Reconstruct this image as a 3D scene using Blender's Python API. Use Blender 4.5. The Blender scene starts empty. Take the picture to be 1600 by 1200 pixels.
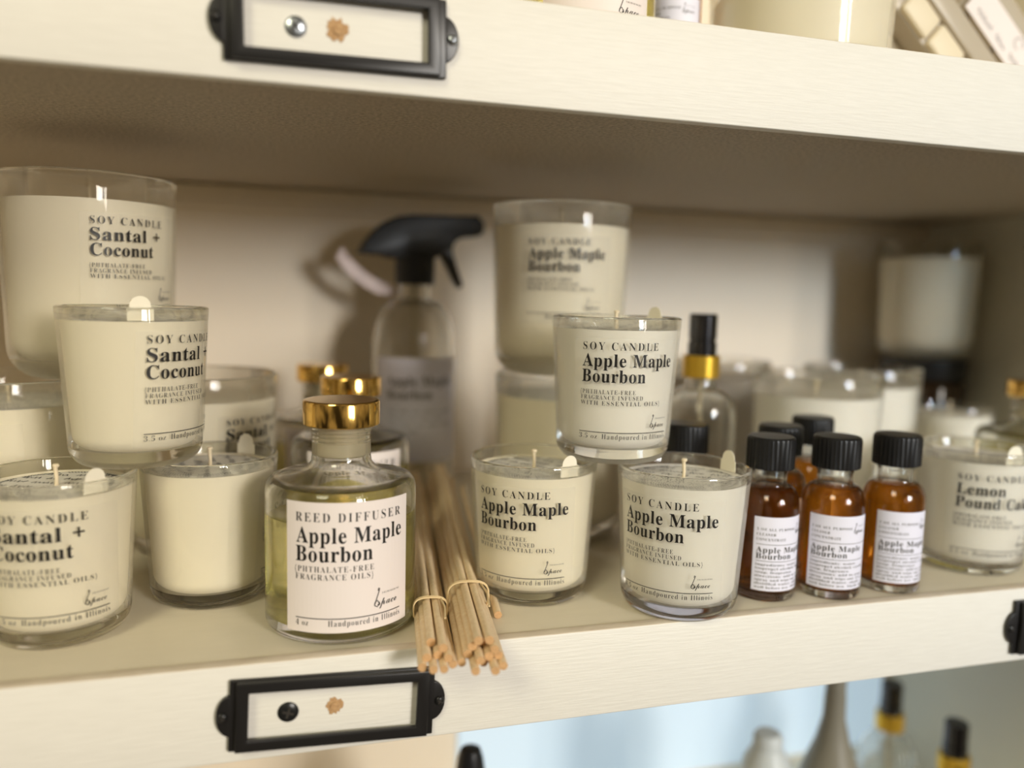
import bpy, bmesh, math, random
from math import sin, cos, pi, radians, tan, sqrt, atan2
from mathutils import Vector, Matrix

SC = bpy.context.scene
COL = SC.collection
random.seed(7)

# ------------------------------------------------------------------ camera
F_PX, YAW, PITCH, ROLL = 1272.7, radians(16.43), radians(6.19), radians(1.41)
CAM_LOC = Vector((-0.038, -0.3703, 0.1691))
fw = Vector((sin(YAW) * cos(PITCH), cos(YAW) * cos(PITCH), -sin(PITCH)))
rt0 = Vector((cos(YAW), -sin(YAW), 0))
up0 = rt0.cross(fw)
rt = cos(ROLL) * rt0 + sin(ROLL) * up0
up = -sin(ROLL) * rt0 + cos(ROLL) * up0
cam = bpy.data.cameras.new('camera')
cam.sensor_fit = 'HORIZONTAL'
cam.sensor_width = 36.0
cam.lens = 36.0 * F_PX / 1600.0
cam.clip_start = 0.01
cam.clip_end = 50
cam.dof.use_dof = True
cam.dof.focus_distance = 0.418
cam.dof.aperture_fstop = 2.4
cam_ob = bpy.data.objects.new('camera', cam)
COL.objects.link(cam_ob)
cam_ob.matrix_world = Matrix((
    (rt.x, up.x, -fw.x, CAM_LOC.x), (rt.y, up.y, -fw.y, CAM_LOC.y),
    (rt.z, up.z, -fw.z, CAM_LOC.z), (0, 0, 0, 1)))
SC.camera = cam_ob

# ------------------------------------------------------------------ world, lights, exposure
SC.view_settings.view_transform = 'Standard'
SC.view_settings.look = 'None'
SC.view_settings.exposure = 0.0
SC.view_settings.gamma = 1.0
SC.view_settings.use_curve_mapping = False
world = bpy.data.worlds.new('room_light')
SC.world = world
world.use_nodes = True
wnt = world.node_tree
wb = wnt.nodes['Background']
# dim warm room all round: brighter and darker patches of furniture, walls and openings
_tc = wnt.nodes.new('ShaderNodeTexCoord')
_nz = wnt.nodes.new('ShaderNodeTexNoise')
_nz.inputs['Scale'].default_value = 2.3
_nz.inputs['Detail'].default_value = 2
_rp = wnt.nodes.new('ShaderNodeValToRGB')
_rp.color_ramp.elements[0].position = 0.42
_rp.color_ramp.elements[1].position = 0.60
_rp.color_ramp.elements[0].color = (0.10, 0.075, 0.045, 1)
_rp.color_ramp.elements[1].color = (1.5, 1.22, 0.84, 1)
wnt.links.new(_tc.outputs['Generated'], _nz.inputs['Vector'])
wnt.links.new(_nz.outputs['Fac'], _rp.inputs['Fac'])
wnt.links.new(_rp.outputs['Color'], wb.inputs[0])
wb.inputs[1].default_value = 0.23


def area(name, loc, target, w, h, color, power):
    l = bpy.data.lights.new(name, 'AREA')
    l.shape = 'RECTANGLE'
    l.size, l.size_y = w, h
    l.color = color
    l.energy = power
    o = bpy.data.objects.new(name, l)
    COL.objects.link(o)
    o.location = loc
    d = Vector(target) - Vector(loc)
    o.rotation_euler = d.to_track_quat('-Z', 'Y').to_euler()
    return o


for nm, azd, w, h_, zc, p in (('window_daylight', 19.5, 0.62, 1.10, 1.05, 113), ('window_side_pane', 27.5, 0.18, 1.30, 0.98, 39)):
    a_ = radians(azd)
    area(nm, (0.25 + 4.4 * sin(a_), -4.4 * cos(a_), zc), (0.25, 0, 0.12), w, h_, (1.0, 0.91, 0.79), p)
cool_beam = area('cool_tint_beam', (1.10, -2.2, 0.50), (0.62, 0.0, 0.10), 0.5, 0.4, (0.35, 0.66, 1.0), 0.7)  # narrow cool beam added to tint the right-hand boards bluish
cool_beam.data.spread = radians(36)
area('ceiling_lamp', (-1.2, -1.6, 1.5), (0.0, 0.1, 0.1), 0.7, 0.7, (1.0, 0.94, 0.66), 21)

# ------------------------------------------------------------------ materials


def mat(name, color=(0.8, 0.8, 0.8), rough=0.5, metal=0.0, trans=0.0, ior=1.45, coat=0.0, sss=0.0, emit=None):
    m = bpy.data.materials.new(name)
    m.use_nodes = True
    b = m.node_tree.nodes['Principled BSDF']
    b.inputs['Base Color'].default_value = (*color, 1)
    b.inputs['Roughness'].default_value = rough
    b.inputs['Metallic'].default_value = metal
    b.inputs['Transmission Weight'].default_value = trans
    b.inputs['IOR'].default_value = ior
    b.inputs['Coat Weight'].default_value = coat
    if sss:
        b.inputs['Subsurface Weight'].default_value = sss
        b.inputs['Subsurface Radius'].default_value = (1.0, 0.8, 0.5)
        b.inputs['Subsurface Scale'].default_value = 0.004
    return m


def nodes(m):
    nt = m.node_tree
    return nt, nt.nodes, nt.links, nt.nodes['Principled BSDF']


def noise_paint(name, c1, c2, scale, stretch, rough, bump, dist=0.0004, rough_noise=None, metal=0.0):
    """paint / wood: stretched noise drives the colour a little and the bump."""
    m = mat(name, c1, rough, metal)
    nt, N, L, b = nodes(m)
    tc = N.new('ShaderNodeTexCoord')
    mp = N.new('ShaderNodeMapping')
    mp.inputs['Scale'].default_value = stretch
    nz = N.new('ShaderNodeTexNoise')
    nz.inputs['Scale'].default_value = scale
    nz.inputs['Detail'].default_value = 6
    nz.inputs['Roughness'].default_value = 0.6
    rp = N.new('ShaderNodeValToRGB')
    rp.color_ramp.elements[0].position = 0.3
    rp.color_ramp.elements[1].position = 0.7
    rp.color_ramp.elements[0].color = (*c2, 1)
    rp.color_ramp.elements[1].color = (*c1, 1)
    bp = N.new('ShaderNodeBump')
    bp.inputs['Strength'].default_value = bump
    bp.inputs['Distance'].default_value = dist
    L.new(tc.outputs['Object'], mp.inputs['Vector'])
    L.new(mp.outputs['Vector'], nz.inputs['Vector'])
    L.new(nz.outputs['Fac'], rp.inputs['Fac'])
    L.new(rp.outputs['Color'], b.inputs['Base Color'])
    L.new(nz.outputs['Fac'], bp.inputs['Height'])
    L.new(bp.outputs['Normal'], b.inputs['Normal'])
    return m


M_FACE = noise_paint('brushed_white_paint', (0.86, 0.835, 0.77), (0.80, 0.775, 0.71), 60, (0.9, 14, 14), 0.45, 0.45, 0.0006)
M_TOP = noise_paint('shelf_top_paint', (0.84, 0.77, 0.62), (0.81, 0.74, 0.59), 30, (1, 4, 4), 0.4, 0.1)
M_LIP = noise_paint('worn_edge_paint', (0.80, 0.72, 0.60), (0.66, 0.56, 0.44), 90, (0.6, 2, 2), 0.6, 0.3)
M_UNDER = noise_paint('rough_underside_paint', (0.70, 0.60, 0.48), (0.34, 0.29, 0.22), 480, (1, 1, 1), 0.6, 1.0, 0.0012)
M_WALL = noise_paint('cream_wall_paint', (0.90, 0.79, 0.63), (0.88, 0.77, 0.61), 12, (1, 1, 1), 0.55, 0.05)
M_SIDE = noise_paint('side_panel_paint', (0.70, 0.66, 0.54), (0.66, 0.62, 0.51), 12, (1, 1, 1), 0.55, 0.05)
M_BLACK = mat('black_powder_coat', (0.012, 0.011, 0.011), 0.35)
M_SCREW = mat('zinc_screw', (0.55, 0.60, 0.66), 0.3, 1.0)
M_BSCREW = mat('black_screw', (0.03, 0.03, 0.03), 0.3, 0.6)
M_WOODHOLE = noise_paint('bare_wood', (0.62, 0.40, 0.20), (0.40, 0.22, 0.10), 600, (1, 1, 1), 0.8, 0.5)
M_DARKHOLE = mat('screw_recess', (0.03, 0.025, 0.02), 0.7)
M_GLASS = mat('clear_glass', (0.98, 0.98, 0.96), 0.0, 0, 1.0, 1.47)
M_WAX = mat('cream_soy_wax', (0.94, 0.865, 0.69), 0.45)
M_WAXW = mat('white_soy_wax', (0.93, 0.89, 0.80), 0.45)
M_WAXSHADE = mat('shade_toned_wax', (0.52, 0.46, 0.40), 0.5)  # darker wax tone paints in the shade at the back
M_WICK = mat('cotton_wick', (0.80, 0.68, 0.48), 0.9)
M_INK = mat('black_ink', (0.012, 0.010, 0.009), 0.45)
M_INKG = mat('grey_ink', (0.055, 0.05, 0.055), 0.6)
M_PAPER = mat('white_paper', (0.93, 0.91, 0.86), 0.7)
M_TAB = mat('tab_paper', (0.92, 0.86, 0.70), 0.6)
M_PINK = mat('blush_label_paper', (0.86, 0.78, 0.75), 0.55)
M_LAV = mat('cool_white_label_paper', (0.84, 0.83, 0.95), 0.55)
M_GOLD = mat('polished_gold', (0.83, 0.53, 0.15), 0.12, 1.0)
M_GOLDM = mat('satin_gold', (0.80, 0.50, 0.06), 0.3, 0.85)
M_CAP = mat('black_plastic_cap', (0.010, 0.010, 0.011), 0.32)
M_STOPPER = mat('milky_plastic_stopper', (0.82, 0.72, 0.50), 0.4, 0, 0.35, 1.4)
M_OIL = mat('pale_yellow_oil', (0.97, 0.92, 0.44), 0.0, 0, 1.0, 1.38)
M_AMBER = mat('amber_liquid', (0.74, 0.31, 0.035), 0.0, 0, 1.0, 1.36)
M_REED = noise_paint('rattan_reed', (0.94, 0.77, 0.52), (0.84, 0.64, 0.40), 400, (1, 1, 0.06), 0.65, 0.4, 0.0003)
M_REEDEND = noise_paint('reed_end_grain', (0.74, 0.47, 0.24), (0.50, 0.28, 0.12), 1500, (1, 1, 1), 0.8, 0.5, 0.0003)
M_TWINE = mat('raffia_tie', (0.78, 0.60, 0.34), 0.7)
M_STEEL = mat('dark_chrome', (0.10, 0.10, 0.11), 0.15, 1.0)
M_DARKGLASS = mat('dark_brown_glass', (0.035, 0.018, 0.008), 0.08)
M_OLIVE = mat('grey_olive_ceramic', (0.24, 0.22, 0.17), 0.4)
M_PALE = mat('pale_grey_plastic', (0.62, 0.66, 0.66), 0.4)
M_BANDPINK = mat('pale_pink_band', (0.85, 0.70, 0.66), 0.6)
M_MELT = mat('cream_wax_melt', (0.78, 0.68, 0.50), 0.5)
M_TRAY = mat('clear_plastic_tray', (0.72, 0.63, 0.50), 0.25, 0, 0.35, 1.4)


def film_mat():
    m = mat('clear_label_film', (0.95, 0.93, 0.88), 0.25)
    nt, N, L, b = nodes(m)
    out = [n for n in N if n.type == 'OUTPUT_MATERIAL'][0]
    tr = N.new('ShaderNodeBsdfTransparent')
    mx = N.new('ShaderNodeMixShader')
    mx.inputs[0].default_value = 0.05
    L.new(tr.outputs[0], mx.inputs[1])
    L.new(b.outputs[0], mx.inputs[2])
    L.new(mx.outputs[0], out.inputs[0])
    return m


M_FILM = film_mat()


def clear_mix(m, fac):
    """thin clear ware: part of the light passes straight through, the rest refracts"""
    nt, N, L, b = nodes(m)
    out = [n for n in N if n.type == 'OUTPUT_MATERIAL'][0]
    tr = N.new('ShaderNodeBsdfTransparent')
    tr.inputs[0].default_value = b.inputs['Base Color'].default_value
    mx = N.new('ShaderNodeMixShader')
    mx.inputs[0].default_value = 1 - fac
    L.new(tr.outputs[0], mx.inputs[1])
    L.new(b.outputs[0], mx.inputs[2])
    L.new(mx.outputs[0], out.inputs[0])
    return m


M_THIN = clear_mix(mat('thin_tumbler_glass', (0.98, 0.98, 0.96), 0.0, 0, 1.0, 1.47), 0.50)
M_BOTTLE = clear_mix(mat('bottle_glass', (0.98, 0.98, 0.96), 0.0, 0, 1.0, 1.45), 0.15)

clear_mix(M_OIL, 0.25)
clear_mix(M_AMBER, 0.25)

# ------------------------------------------------------------------ mesh helpers
CACHE = {}


def cached(key, fn):
    if key not in CACHE:
        CACHE[key] = fn()
    return CACHE[key]


class MB:
    def __init__(self):
        self.v, self.f, self.mi = [], [], []

    def add(self, vs, fs, mi=0):
        o = len(self.v)
        self.v += [tuple(p) for p in vs]
        self.f += [tuple(i + o for i in q) for q in fs]
        self.mi += [mi] * len(fs)
        return self

    def xf(self, mtx, start=0):
        for i in range(start, len(self.v)):
            self.v[i] = tuple(mtx @ Vector(self.v[i]))
        return self

    def lathe(self, prof, n=64, mi=0, c=(0, 0, 0)):
        vs, fs, rings = [], [], []
        for r, z in prof:
            if r < 1e-7:
                rings.append([len(vs)])
                vs.append((c[0], c[1], c[2] + z))
            else:
                rings.append(list(range(len(vs), len(vs) + n)))
                for k in range(n):
                    a = 2 * pi * k / n
                    vs.append((c[0] + r * sin(a), c[1] - r * cos(a), c[2] + z))
        for A, B in zip(rings, rings[1:]):
            for k in range(n):
                k2 = (k + 1) % n
                if len(A) == 1 and len(B) == 1:
                    continue
                if len(A) == 1:
                    fs.append((A[0], B[k2], B[k]))
                elif len(B) == 1:
                    fs.append((A[k], A[k2], B[0]))
                else:
                    fs.append((A[k], A[k2], B[k2], B[k]))
        return self.add(vs, fs, mi)

    def box(self, x0, x1, y0, y1, z0, z1, mi=0):
        vs = [(x, y, z) for z in (z0, z1) for y in (y0, y1) for x in (x0, x1)]
        fs = [(0, 2, 3, 1), (4, 5, 7, 6), (0, 1, 5, 4), (2, 6, 7, 3), (0, 4, 6, 2), (1, 3, 7, 5)]
        return self.add(vs, fs, mi)

    def prism(self, pts, y0, y1, mi=0):
        """outline in X,Z extruded along Y"""
        n = len(pts)
        vs = [(x, y0, z) for x, z in pts] + [(x, y1, z) for x, z in pts]
        fs = [tuple(range(n)), tuple(reversed(range(n, 2 * n)))]
        for i in range(n):
            j = (i + 1) % n
            fs.append((j, i, i + n, j + n))
        return self.add(vs, fs, mi)

    def tube(self, path, r, n=10, mi=0, mi_end=None, cap=True):
        path = [Vector(p) for p in path]
        vs, fs = [], []
        m = len(path)
        rs = r if isinstance(r, (list, tuple)) else [r] * m
        ref = None
        for i, p in enumerate(path):
            t = (path[min(i + 1, m - 1)] - path[max(i - 1, 0)]).normalized()
            if ref is None:
                ref = t.orthogonal().normalized()
            ref = (ref - t * ref.dot(t)).normalized()
            bi = t.cross(ref)
            for k in range(n):
                a = 2 * pi * k / n
                vs.append(p + (ref * cos(a) + bi * sin(a)) * rs[i])
        for i in range(m - 1):
            for k in range(n):
                k2 = (k + 1) % n
                fs.append((i * n + k, i * n + k2, (i + 1) * n + k2, (i + 1) * n + k))
        self.add(vs, fs, mi)
        if cap:
            o = len(self.v) - m * n
            e = mi if mi_end is None else mi_end
            self.f += [tuple(o + k for k in reversed(range(n))), tuple(o + (m - 1) * n + k for k in range(n))]
            self.mi += [e, e]
        return self

    def ribbon(self, pts, w, plane, mi=0):
        """flat stroke: pts are 2-D, plane maps (u,v)->3-D"""
        n = len(pts)
        vs, fs = [], []
        for i, (u, v) in enumerate(pts):
            a, b = pts[max(i - 1, 0)], pts[min(i + 1, n - 1)]
            dx, dy = b[0] - a[0], b[1] - a[1]
            l = sqrt(dx * dx + dy * dy) or 1
            nx, ny = -dy / l * w / 2, dx / l * w / 2
            vs += [plane(u + nx, v + ny), plane(u - nx, v - ny)]
        for i in range(n - 1):
            fs.append((2 * i, 2 * i + 1, 2 * i + 3, 2 * i + 2))
        return self.add(vs, fs, mi)

    def mesh(self, name, mats, smooth=35, bevel=None, recalc=False):
        me = bpy.data.meshes.new(name)
        me.from_pydata(self.v, [], self.f)
        for m in (mats if isinstance(mats, (list, tuple)) else [mats]):
            me.materials.append(m)
        for p, i in zip(me.polygons, self.mi):
            p.material_index = i
        if bevel or recalc:
            bm = bmesh.new()
            bm.from_mesh(me)
            if recalc:
                bmesh.ops.remove_doubles(bm, verts=bm.verts, dist=1e-7)
            bmesh.ops.recalc_face_normals(bm, faces=bm.faces)
            if bevel:
                es = [e for e in bm.edges if len(e.link_faces) == 2 and e.calc_face_angle() > radians(28)]
                bmesh.ops.bevel(bm, geom=es, offset=bevel, segments=3, profile=0.5, affect='EDGES', clamp_overlap=True)
            bm.to_mesh(me)
            bm.free()
        if smooth is not None:
            me.shade_smooth()
            me.set_sharp_from_angle(angle=radians(smooth))
        me.update()
        return me


def thing(name, label, cat, loc=(0, 0, 0), rz=0.0, group=None):
    o = bpy.data.objects.new(name, None)
    o.empty_display_size = 0.01
    COL.objects.link(o)
    o.location = loc
    o.rotation_euler = (0, 0, rz)
    o['label'] = label
    o['category'] = cat
    if group:
        o['group'] = group
    return o


def part(name, me, parent, rz=0.0, loc=(0, 0, 0), label=None):
    o = bpy.data.objects.new(name, me)
    COL.objects.link(o)
    o.parent = parent
    o.location = loc
    o.rotation_euler = (0, 0, rz)
    if label:
        o['label'] = label
    return o


def struct(name, me, label=None):
    o = bpy.data.objects.new(name, me)
    COL.objects.link(o)
    o['kind'] = 'structure'
    if label:
        o['label'] = label
    return o


# ------------------------------------------------------------------ lettering


def serif(s):
    o = ''
    for ch in s:
        if 'A' <= ch <= 'Z':
            o += chr(0x1D400 + ord(ch) - 65)
        elif 'a' <= ch <= 'z':
            o += chr(0x1D41A + ord(ch) - 97)
        elif '0' <= ch <= '9':
            o += chr(0x1D7CE + ord(ch) - 48)
        else:
            o += ch
    return o


def script(s):
    return ''.join(chr(0x1D4D0 + ord(c) - 65) if 'A' <= c <= 'Z' else chr(0x1D4EA + ord(c) - 97) if 'a' <= c <= 'z' else c for c in s)


def glyphs(body, offset=0.0, spacing=1.0, res=3):
    """flat triangulated lettering, normalised: baseline at 0, left at 0, cap height 1; returns verts, faces, width"""
    def make():
        c = bpy.data.curves.new('lettering', 'FONT')
        c.body = body
        c.offset = offset
        c.space_character = spacing
        c.resolution_u = res
        o = bpy.data.objects.new('lettering', c)
        COL.objects.link(o)
        dg = bpy.context.evaluated_depsgraph_get()
        me = bpy.data.meshes.new_from_object(o.evaluated_get(dg))
        vs = [(v.co.x, v.co.y) for v in me.vertices]
        fs = [tuple(p.vertices) for p in me.polygons]
        bpy.data.objects.remove(o)
        bpy.data.curves.remove(c)
        bpy.data.meshes.remove(me)
        x0 = min(v[0] for v in vs)
        x1 = max(v[0] for v in vs)
        return [((x - x0) / 0.676, y / 0.676) for x, y in vs], fs, (x1 - x0) / 0.676
    return cached(('glyph', body, offset, spacing), make)


def put_text(mb, body, u0, v0, cap, width, plane, mi, offset=-0.012, spacing=1.0):
    vs, fs, w = glyphs(body, offset, spacing)
    sx = (width / w) if width else cap
    mb.add([plane(u0 + x * sx, v0 + y * cap) for x, y in vs], fs, mi)


def put_rule(mb, u0, u1, v, w, plane, mi):
    pts = [(u0 + (u1 - u0) * k / 24, v) for k in range(25)]
    mb.ribbon(pts, w, plane, mi)


def put_logo(mb, ur, v, s, plane, mi):
    """handwritten mark: tall looped initial, script word, tiny capitals above"""
    put_text(mb, script('space'), ur - 1.02 * s, v, 0.30 * s, 0.86 * s, plane, mi, 0.0)
    loop = [(-1.12, 0.02), (-1.02, -0.04), (-0.95, 0.08), (-1.02, 0.2), (-1.12, 0.14), (-1.14, 0.02),
            (-1.08, 0.2), (-0.99, 0.44), (-0.93, 0.62), (-0.97, 0.66), (-1.0, 0.55)]
    mb.ribbon([(ur + a * s, v + b * s) for a, b in loop], 0.035 * s, plane, mi)
    for k in range(11):
        x = ur - 0.82 * s + k * 0.075 * s
        mb.ribbon([(x, v + 0.41 * s), (x + 0.012 * s, v + 0.48 * s)], 0.014 * s, plane, mi)
        if k % 2:
            mb.ribbon([(x + 0.012 * s, v + 0.48 * s), (x + 0.028 * s, v + 0.42 * s)], 0.012 * s, plane, mi)


def put_scribble(mb, u0, v0, w, h, seed, lw, plane, mi):
    """an illegible handwritten line"""
    rr = random.Random(seed)
    u = u0
    while u < u0 + w:
        n = 8 + int(rr.random() * 14)
        pts = []
        for k in range(n):
            pts.append((u, v0 + h * (0.5 + 0.5 * sin(k * 1.9)) * (0.5 + 0.6 * rr.random())))
            u += h * 0.28
        mb.ribbon(pts, lw, plane, mi)
        u += h * 0.9


def cyl(rfun, off):
    def plane(u, v):
        r = rfun(v)
        a = u / r
        return ((r + off) * sin(a), -(r + off) * cos(a), v)
    return plane


def patch(mb, u0, u1, v0, v1, plane, mi, n=28, m=4, corner=0.0):
    vs, fs = [], []
    for j in range(m + 1):
        for i in range(n + 1):
            vs.append(plane(u0 + (u1 - u0) * i / n, v0 + (v1 - v0) * j / m))
    for j in range(m):
        for i in range(n):
            a = j * (n + 1) + i
            fs.append((a, a + 1, a + n + 2, a + n + 1))
    mb.add(vs, fs, mi)


# ------------------------------------------------------------------ setting: shelving bay
ZTOP, ZUP, ZLOW = 0.2565, 0.3023, -0.0449     # underside / top of the upper shelf, underside of the lower one
YB, XR, XL = 0.379, 0.652, -0.80
PITCHZ = 0.3023
Z3 = -0.345

M_GLOWPANEL = mat('blue_glow_panel', (0.45, 0.50, 0.52), 0.5)  # added glowing panel, stands in for bluish light on the lower back wall
_b = M_GLOWPANEL.node_tree.nodes['Principled BSDF']
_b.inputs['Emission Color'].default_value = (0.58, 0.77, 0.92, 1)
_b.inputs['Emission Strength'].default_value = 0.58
wall = struct('wall_back', MB().box(XL - 0.03, XR + 0.03, YB, YB + 0.02, -0.75, 0.95).mesh('wall_back', M_WALL, None))
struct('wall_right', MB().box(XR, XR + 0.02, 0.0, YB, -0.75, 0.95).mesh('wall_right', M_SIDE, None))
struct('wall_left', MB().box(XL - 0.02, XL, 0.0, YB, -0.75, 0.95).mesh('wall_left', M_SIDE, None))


struct('glow_panel', MB().box(0.135, 0.64, YB - 0.004, YB - 0.0005, Z3 + 0.004, ZLOW - 0.02).mesh('glow_panel', M_GLOWPANEL, None, bevel=0.001),
       'pale blue glowing panel added behind the lowest shelf for a brightly lit back wall')


def shelf(label, ztop, zbot, face_lip):
    t = thing('shelf', label, 'shelf', (0, 0, ztop), group='painted wooden shelves of the display unit')
    h = ztop - zbot
    lip = 0.0075
    mb = MB()
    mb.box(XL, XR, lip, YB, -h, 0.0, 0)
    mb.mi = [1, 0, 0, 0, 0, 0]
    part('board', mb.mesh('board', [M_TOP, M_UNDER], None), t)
    mb = MB()
    # face strip: front painted, narrow worn top edge
    mb.box(XL, XR, 0.0, lip - 0.0002, -h - 0.0004, 0.0006, 0)
    me = mb.mesh('front_strip', [M_FACE, M_LIP], 30, bevel=0.0007)
    for p in me.polygons:
        if p.normal.z > 0.7:
            p.material_index = 1
    part('front_strip', me, t)
    return t


SH_UP = shelf('upper white painted shelf with a black label holder, above the candles', ZUP, ZTOP, True)
SH_MID = shelf('middle white painted shelf carrying the stacked candles and the reed diffuser', 0.0, ZLOW, True)
SH_LOW = shelf('lowest cream shelf, below the frame edge under the black and gold spray bottles', Z3, Z3 - 0.045, True)
part('rear_cleat', MB().box(XL, XR, YB - 0.012, YB - 0.0002, -(ZUP - ZTOP) - 0.020, -(ZUP - ZTOP) - 0.001).mesh('rear_cleat', M_WALL, None, bevel=0.001), SH_UP)


def holder_mesh():
    """black metal card frame: flat ring with bevelled lip and two ears"""
    W, H = 0.0935, 0.0335
    mb = MB()

    def ring(o, i, y0, y1):
        (ox, oz), (ix, iz) = o, i
        O = [(-ox, -oz), (ox, -oz), (ox, oz), (-ox, oz)]
        I = [(-ix, -iz), (ix, -iz), (ix, iz), (-ix, iz)]
        vs = [(x, y, z) for y in (y0, y1) for x, z in O + I]
        fs = []
        for k in range(4):
            j = (k + 1) % 4
            fs += [(k, j, j + 4, k + 4), (8 + j, 8 + k, 12 + k, 12 + j), (k + 8, j + 8, j, k), (j + 12, k + 12, k + 4, j + 4)]
        mb.add(vs, fs)
    ring((W / 2, H / 2), (W / 2 - 0.0075, H / 2 - 0.0040), -0.0025, -0.0002)
    ring((W / 2 - 0.0030, H / 2 - 0.0005), (W / 2 - 0.0085, H / 2 - 0.0055), -0.0052, -0.0024)
    for s in (-1, 1):
        pts = []
        for k in range(13):
            a = -pi / 2 + pi * k / 12
            pts.append((s * (W / 2 - 0.001 + 0.0066 * cos(a)), 0.0098 * sin(a)))
        if s < 0:
            pts.reverse()
        mb.prism(pts, -0.0025, -0.0002)
    return mb.mesh('label_holder', M_BLACK, 30, bevel=0.0005)


def screw_mesh(m, r=0.0029):
    def f():
        mb = MB()
        mb.lathe([(r, 0.0), (r * 0.98, 0.0004), (r * 0.75, 0.0011), (r * 0.3, 0.0014), (0, 0.0014)], 20, 0)
        a = r * 0.55
        mb.box(-a, a, -a * 0.2, a * 0.2, 0.00125, 0.00155, 1)
        mb.box(-a * 0.2, a * 0.2, -a, a, 0.00125, 0.00156, 1)
        return mb.mesh('screw', [m, M_DARKHOLE], 40)
    return cached(('screw', m.name, r), f)


def facing(o, extra=0.4):
    o.rotation_euler = (pi / 2, extra, 0)     # lathe axis towards -Y


HOLD = holder_mesh()


def holder(parent, x, z, rot, zpar, ear=(M_BSCREW, M_BSCREW)):
    h = part('label_holder', HOLD, parent, 0, (x, 0, z - zpar))
    h.rotation_euler = (0, rot, 0)
    for s, m in zip((-1, 1), ear):
        o = part('screw', screw_mesh(m, 0.0024), h, 0, (s * 0.0495, -0.0026, 0.0))
        facing(o, 0.5)
    return h


holder(SH_UP, -0.0103, 0.2803, radians(-0.6), ZUP, (M_BSCREW, M_SCREW))
holder(SH_MID, -0.0116, -0.0239, radians(2.2), 0.0)
holder(SH_MID, 0.4372, -0.0235, radians(0.5), 0.0)


def hole_mesh(r, jag, seed, m):
    rr = random.Random(seed)
    mb = MB()
    n = 26
    vs = [(0, 0, 0.0002)]
    for k in range(n):
        q = r * (1 + jag * (rr.random() - 0.3))
        vs.append((q * cos(2 * pi * k / n), q * sin(2 * pi * k / n), 0.0))
    mb.add(vs, [(0, k + 1, (k + 1) % n + 1) for k in range(n)])
    mb.lathe([(r * 0.55, 0.0003), (r * 0.5, 0.0008), (r * 0.3, 0.0009), (0, 0.0004)], 16, 0)
    return mb.mesh('screw_hole', m, 40)


o = part('wood_screw', screw_mesh(M_SCREW, 0.0045), SH_UP, 0, (-0.0279, -0.0002, 0.2797 - ZUP), 'bright zinc screw head'); facing(o, 0.7)
o = part('screw_hole', hole_mesh(0.0042, 0.55, 3, M_WOODHOLE), SH_UP, 0, (-0.0104, -0.0003, 0.2803 - ZUP), 'splintered bare wood hole'); facing(o)
o = part('wood_screw', screw_mesh(M_BSCREW, 0.0048), SH_MID, 0, (-0.0325, -0.0002, -0.0240), 'black screw head'); facing(o, 0.3)
o = part('screw_hole', hole_mesh(0.0035, 0.45, 5, M_WOODHOLE), SH_MID, 0, (-0.0117, -0.0003, -0.0236), 'chipped bare wood hole'); facing(o)

# ------------------------------------------------------------------ candles
SR, SH = 0.036, 0.0796        # small candle: rim radius, height
BR, BH = 0.048, 0.1155        # large candle


def vessel_profile(R, H, taper, corner, wall_t, floor_t):
    rb = R * taper
    pts = [(0, 0.0012), (rb - corner * 1.05, 0.0012), (rb - corner * 0.95, 0.0)]
    for k in range(1, 9):
        a = pi / 2 * k / 8
        pts.append((rb - corner + corner * sin(a), corner * 1.15 * (1 - cos(a))))
    for k in range(1, 7):
        t = k / 6
        z = corner * 1.15 + (H - 0.0012 - corner * 1.15) * t
        pts.append((rb + (R - rb) * t, z))
    pts += [(R - 0.0003, H - 0.0004), (R - wall_t * 0.5, H), (R - wall_t + 0.0003, H - 0.0004)]
    ri = rb - wall_t
    ci = corner * 0.85
    for k in range(6, 0, -1):
        t = k / 6
        z = floor_t + ci + (H - 0.0012 - floor_t - ci) * t
        pts.append((ri + (R - wall_t - ri) * t, z))
    for k in range(8, 0, -1):
        a = pi / 2 * k / 8
        pts.append((ri - ci + ci * sin(a), floor_t + ci * (1 - cos(a))))
    pts.append((0, floor_t))
    return pts


def tumbler_mesh(kind):
    def f():
        R, H, taper, corner, wt, ft = SPEC[kind]
        me = MB().lathe(vessel_profile(R, H, taper, corner, wt, ft), 96).mesh('glass_tumbler', [M_GLASS, M_THIN], 40)
        for p in me.polygons:
            if ft + 0.001 < p.center.z < H - 0.0035:
                p.material_index = 1
        return me
    return cached(('vessel', kind), f)


def wax_profile(R, H, taper, corner, wall_t, floor_t, ztop):
    rb = R * taper
    ri = rb - wall_t + 0.00015
    ci = corner * 0.85
    pts = [(0, floor_t - 0.0001)]
    for k in range(1, 9):
        a = pi / 2 * k / 8
        pts.append((ri - ci + ci * sin(a), floor_t - 0.0001 + ci * (1 - cos(a))))
    rt_ = ri + (R - rb) * (ztop - floor_t - ci) / (H - floor_t - ci)
    pts += [(rt_, ztop), (rt_ - 0.0012, ztop - 0.0006), (rt_ - 0.004, ztop - 0.0009), (0, ztop - 0.0009)]
    return pts


SPEC = dict(small=(SR, SH, 0.885, 0.0085, 0.0022, 0.0085), large=(BR, BH, 0.94, 0.016, 0.0024, 0.010))


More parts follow.
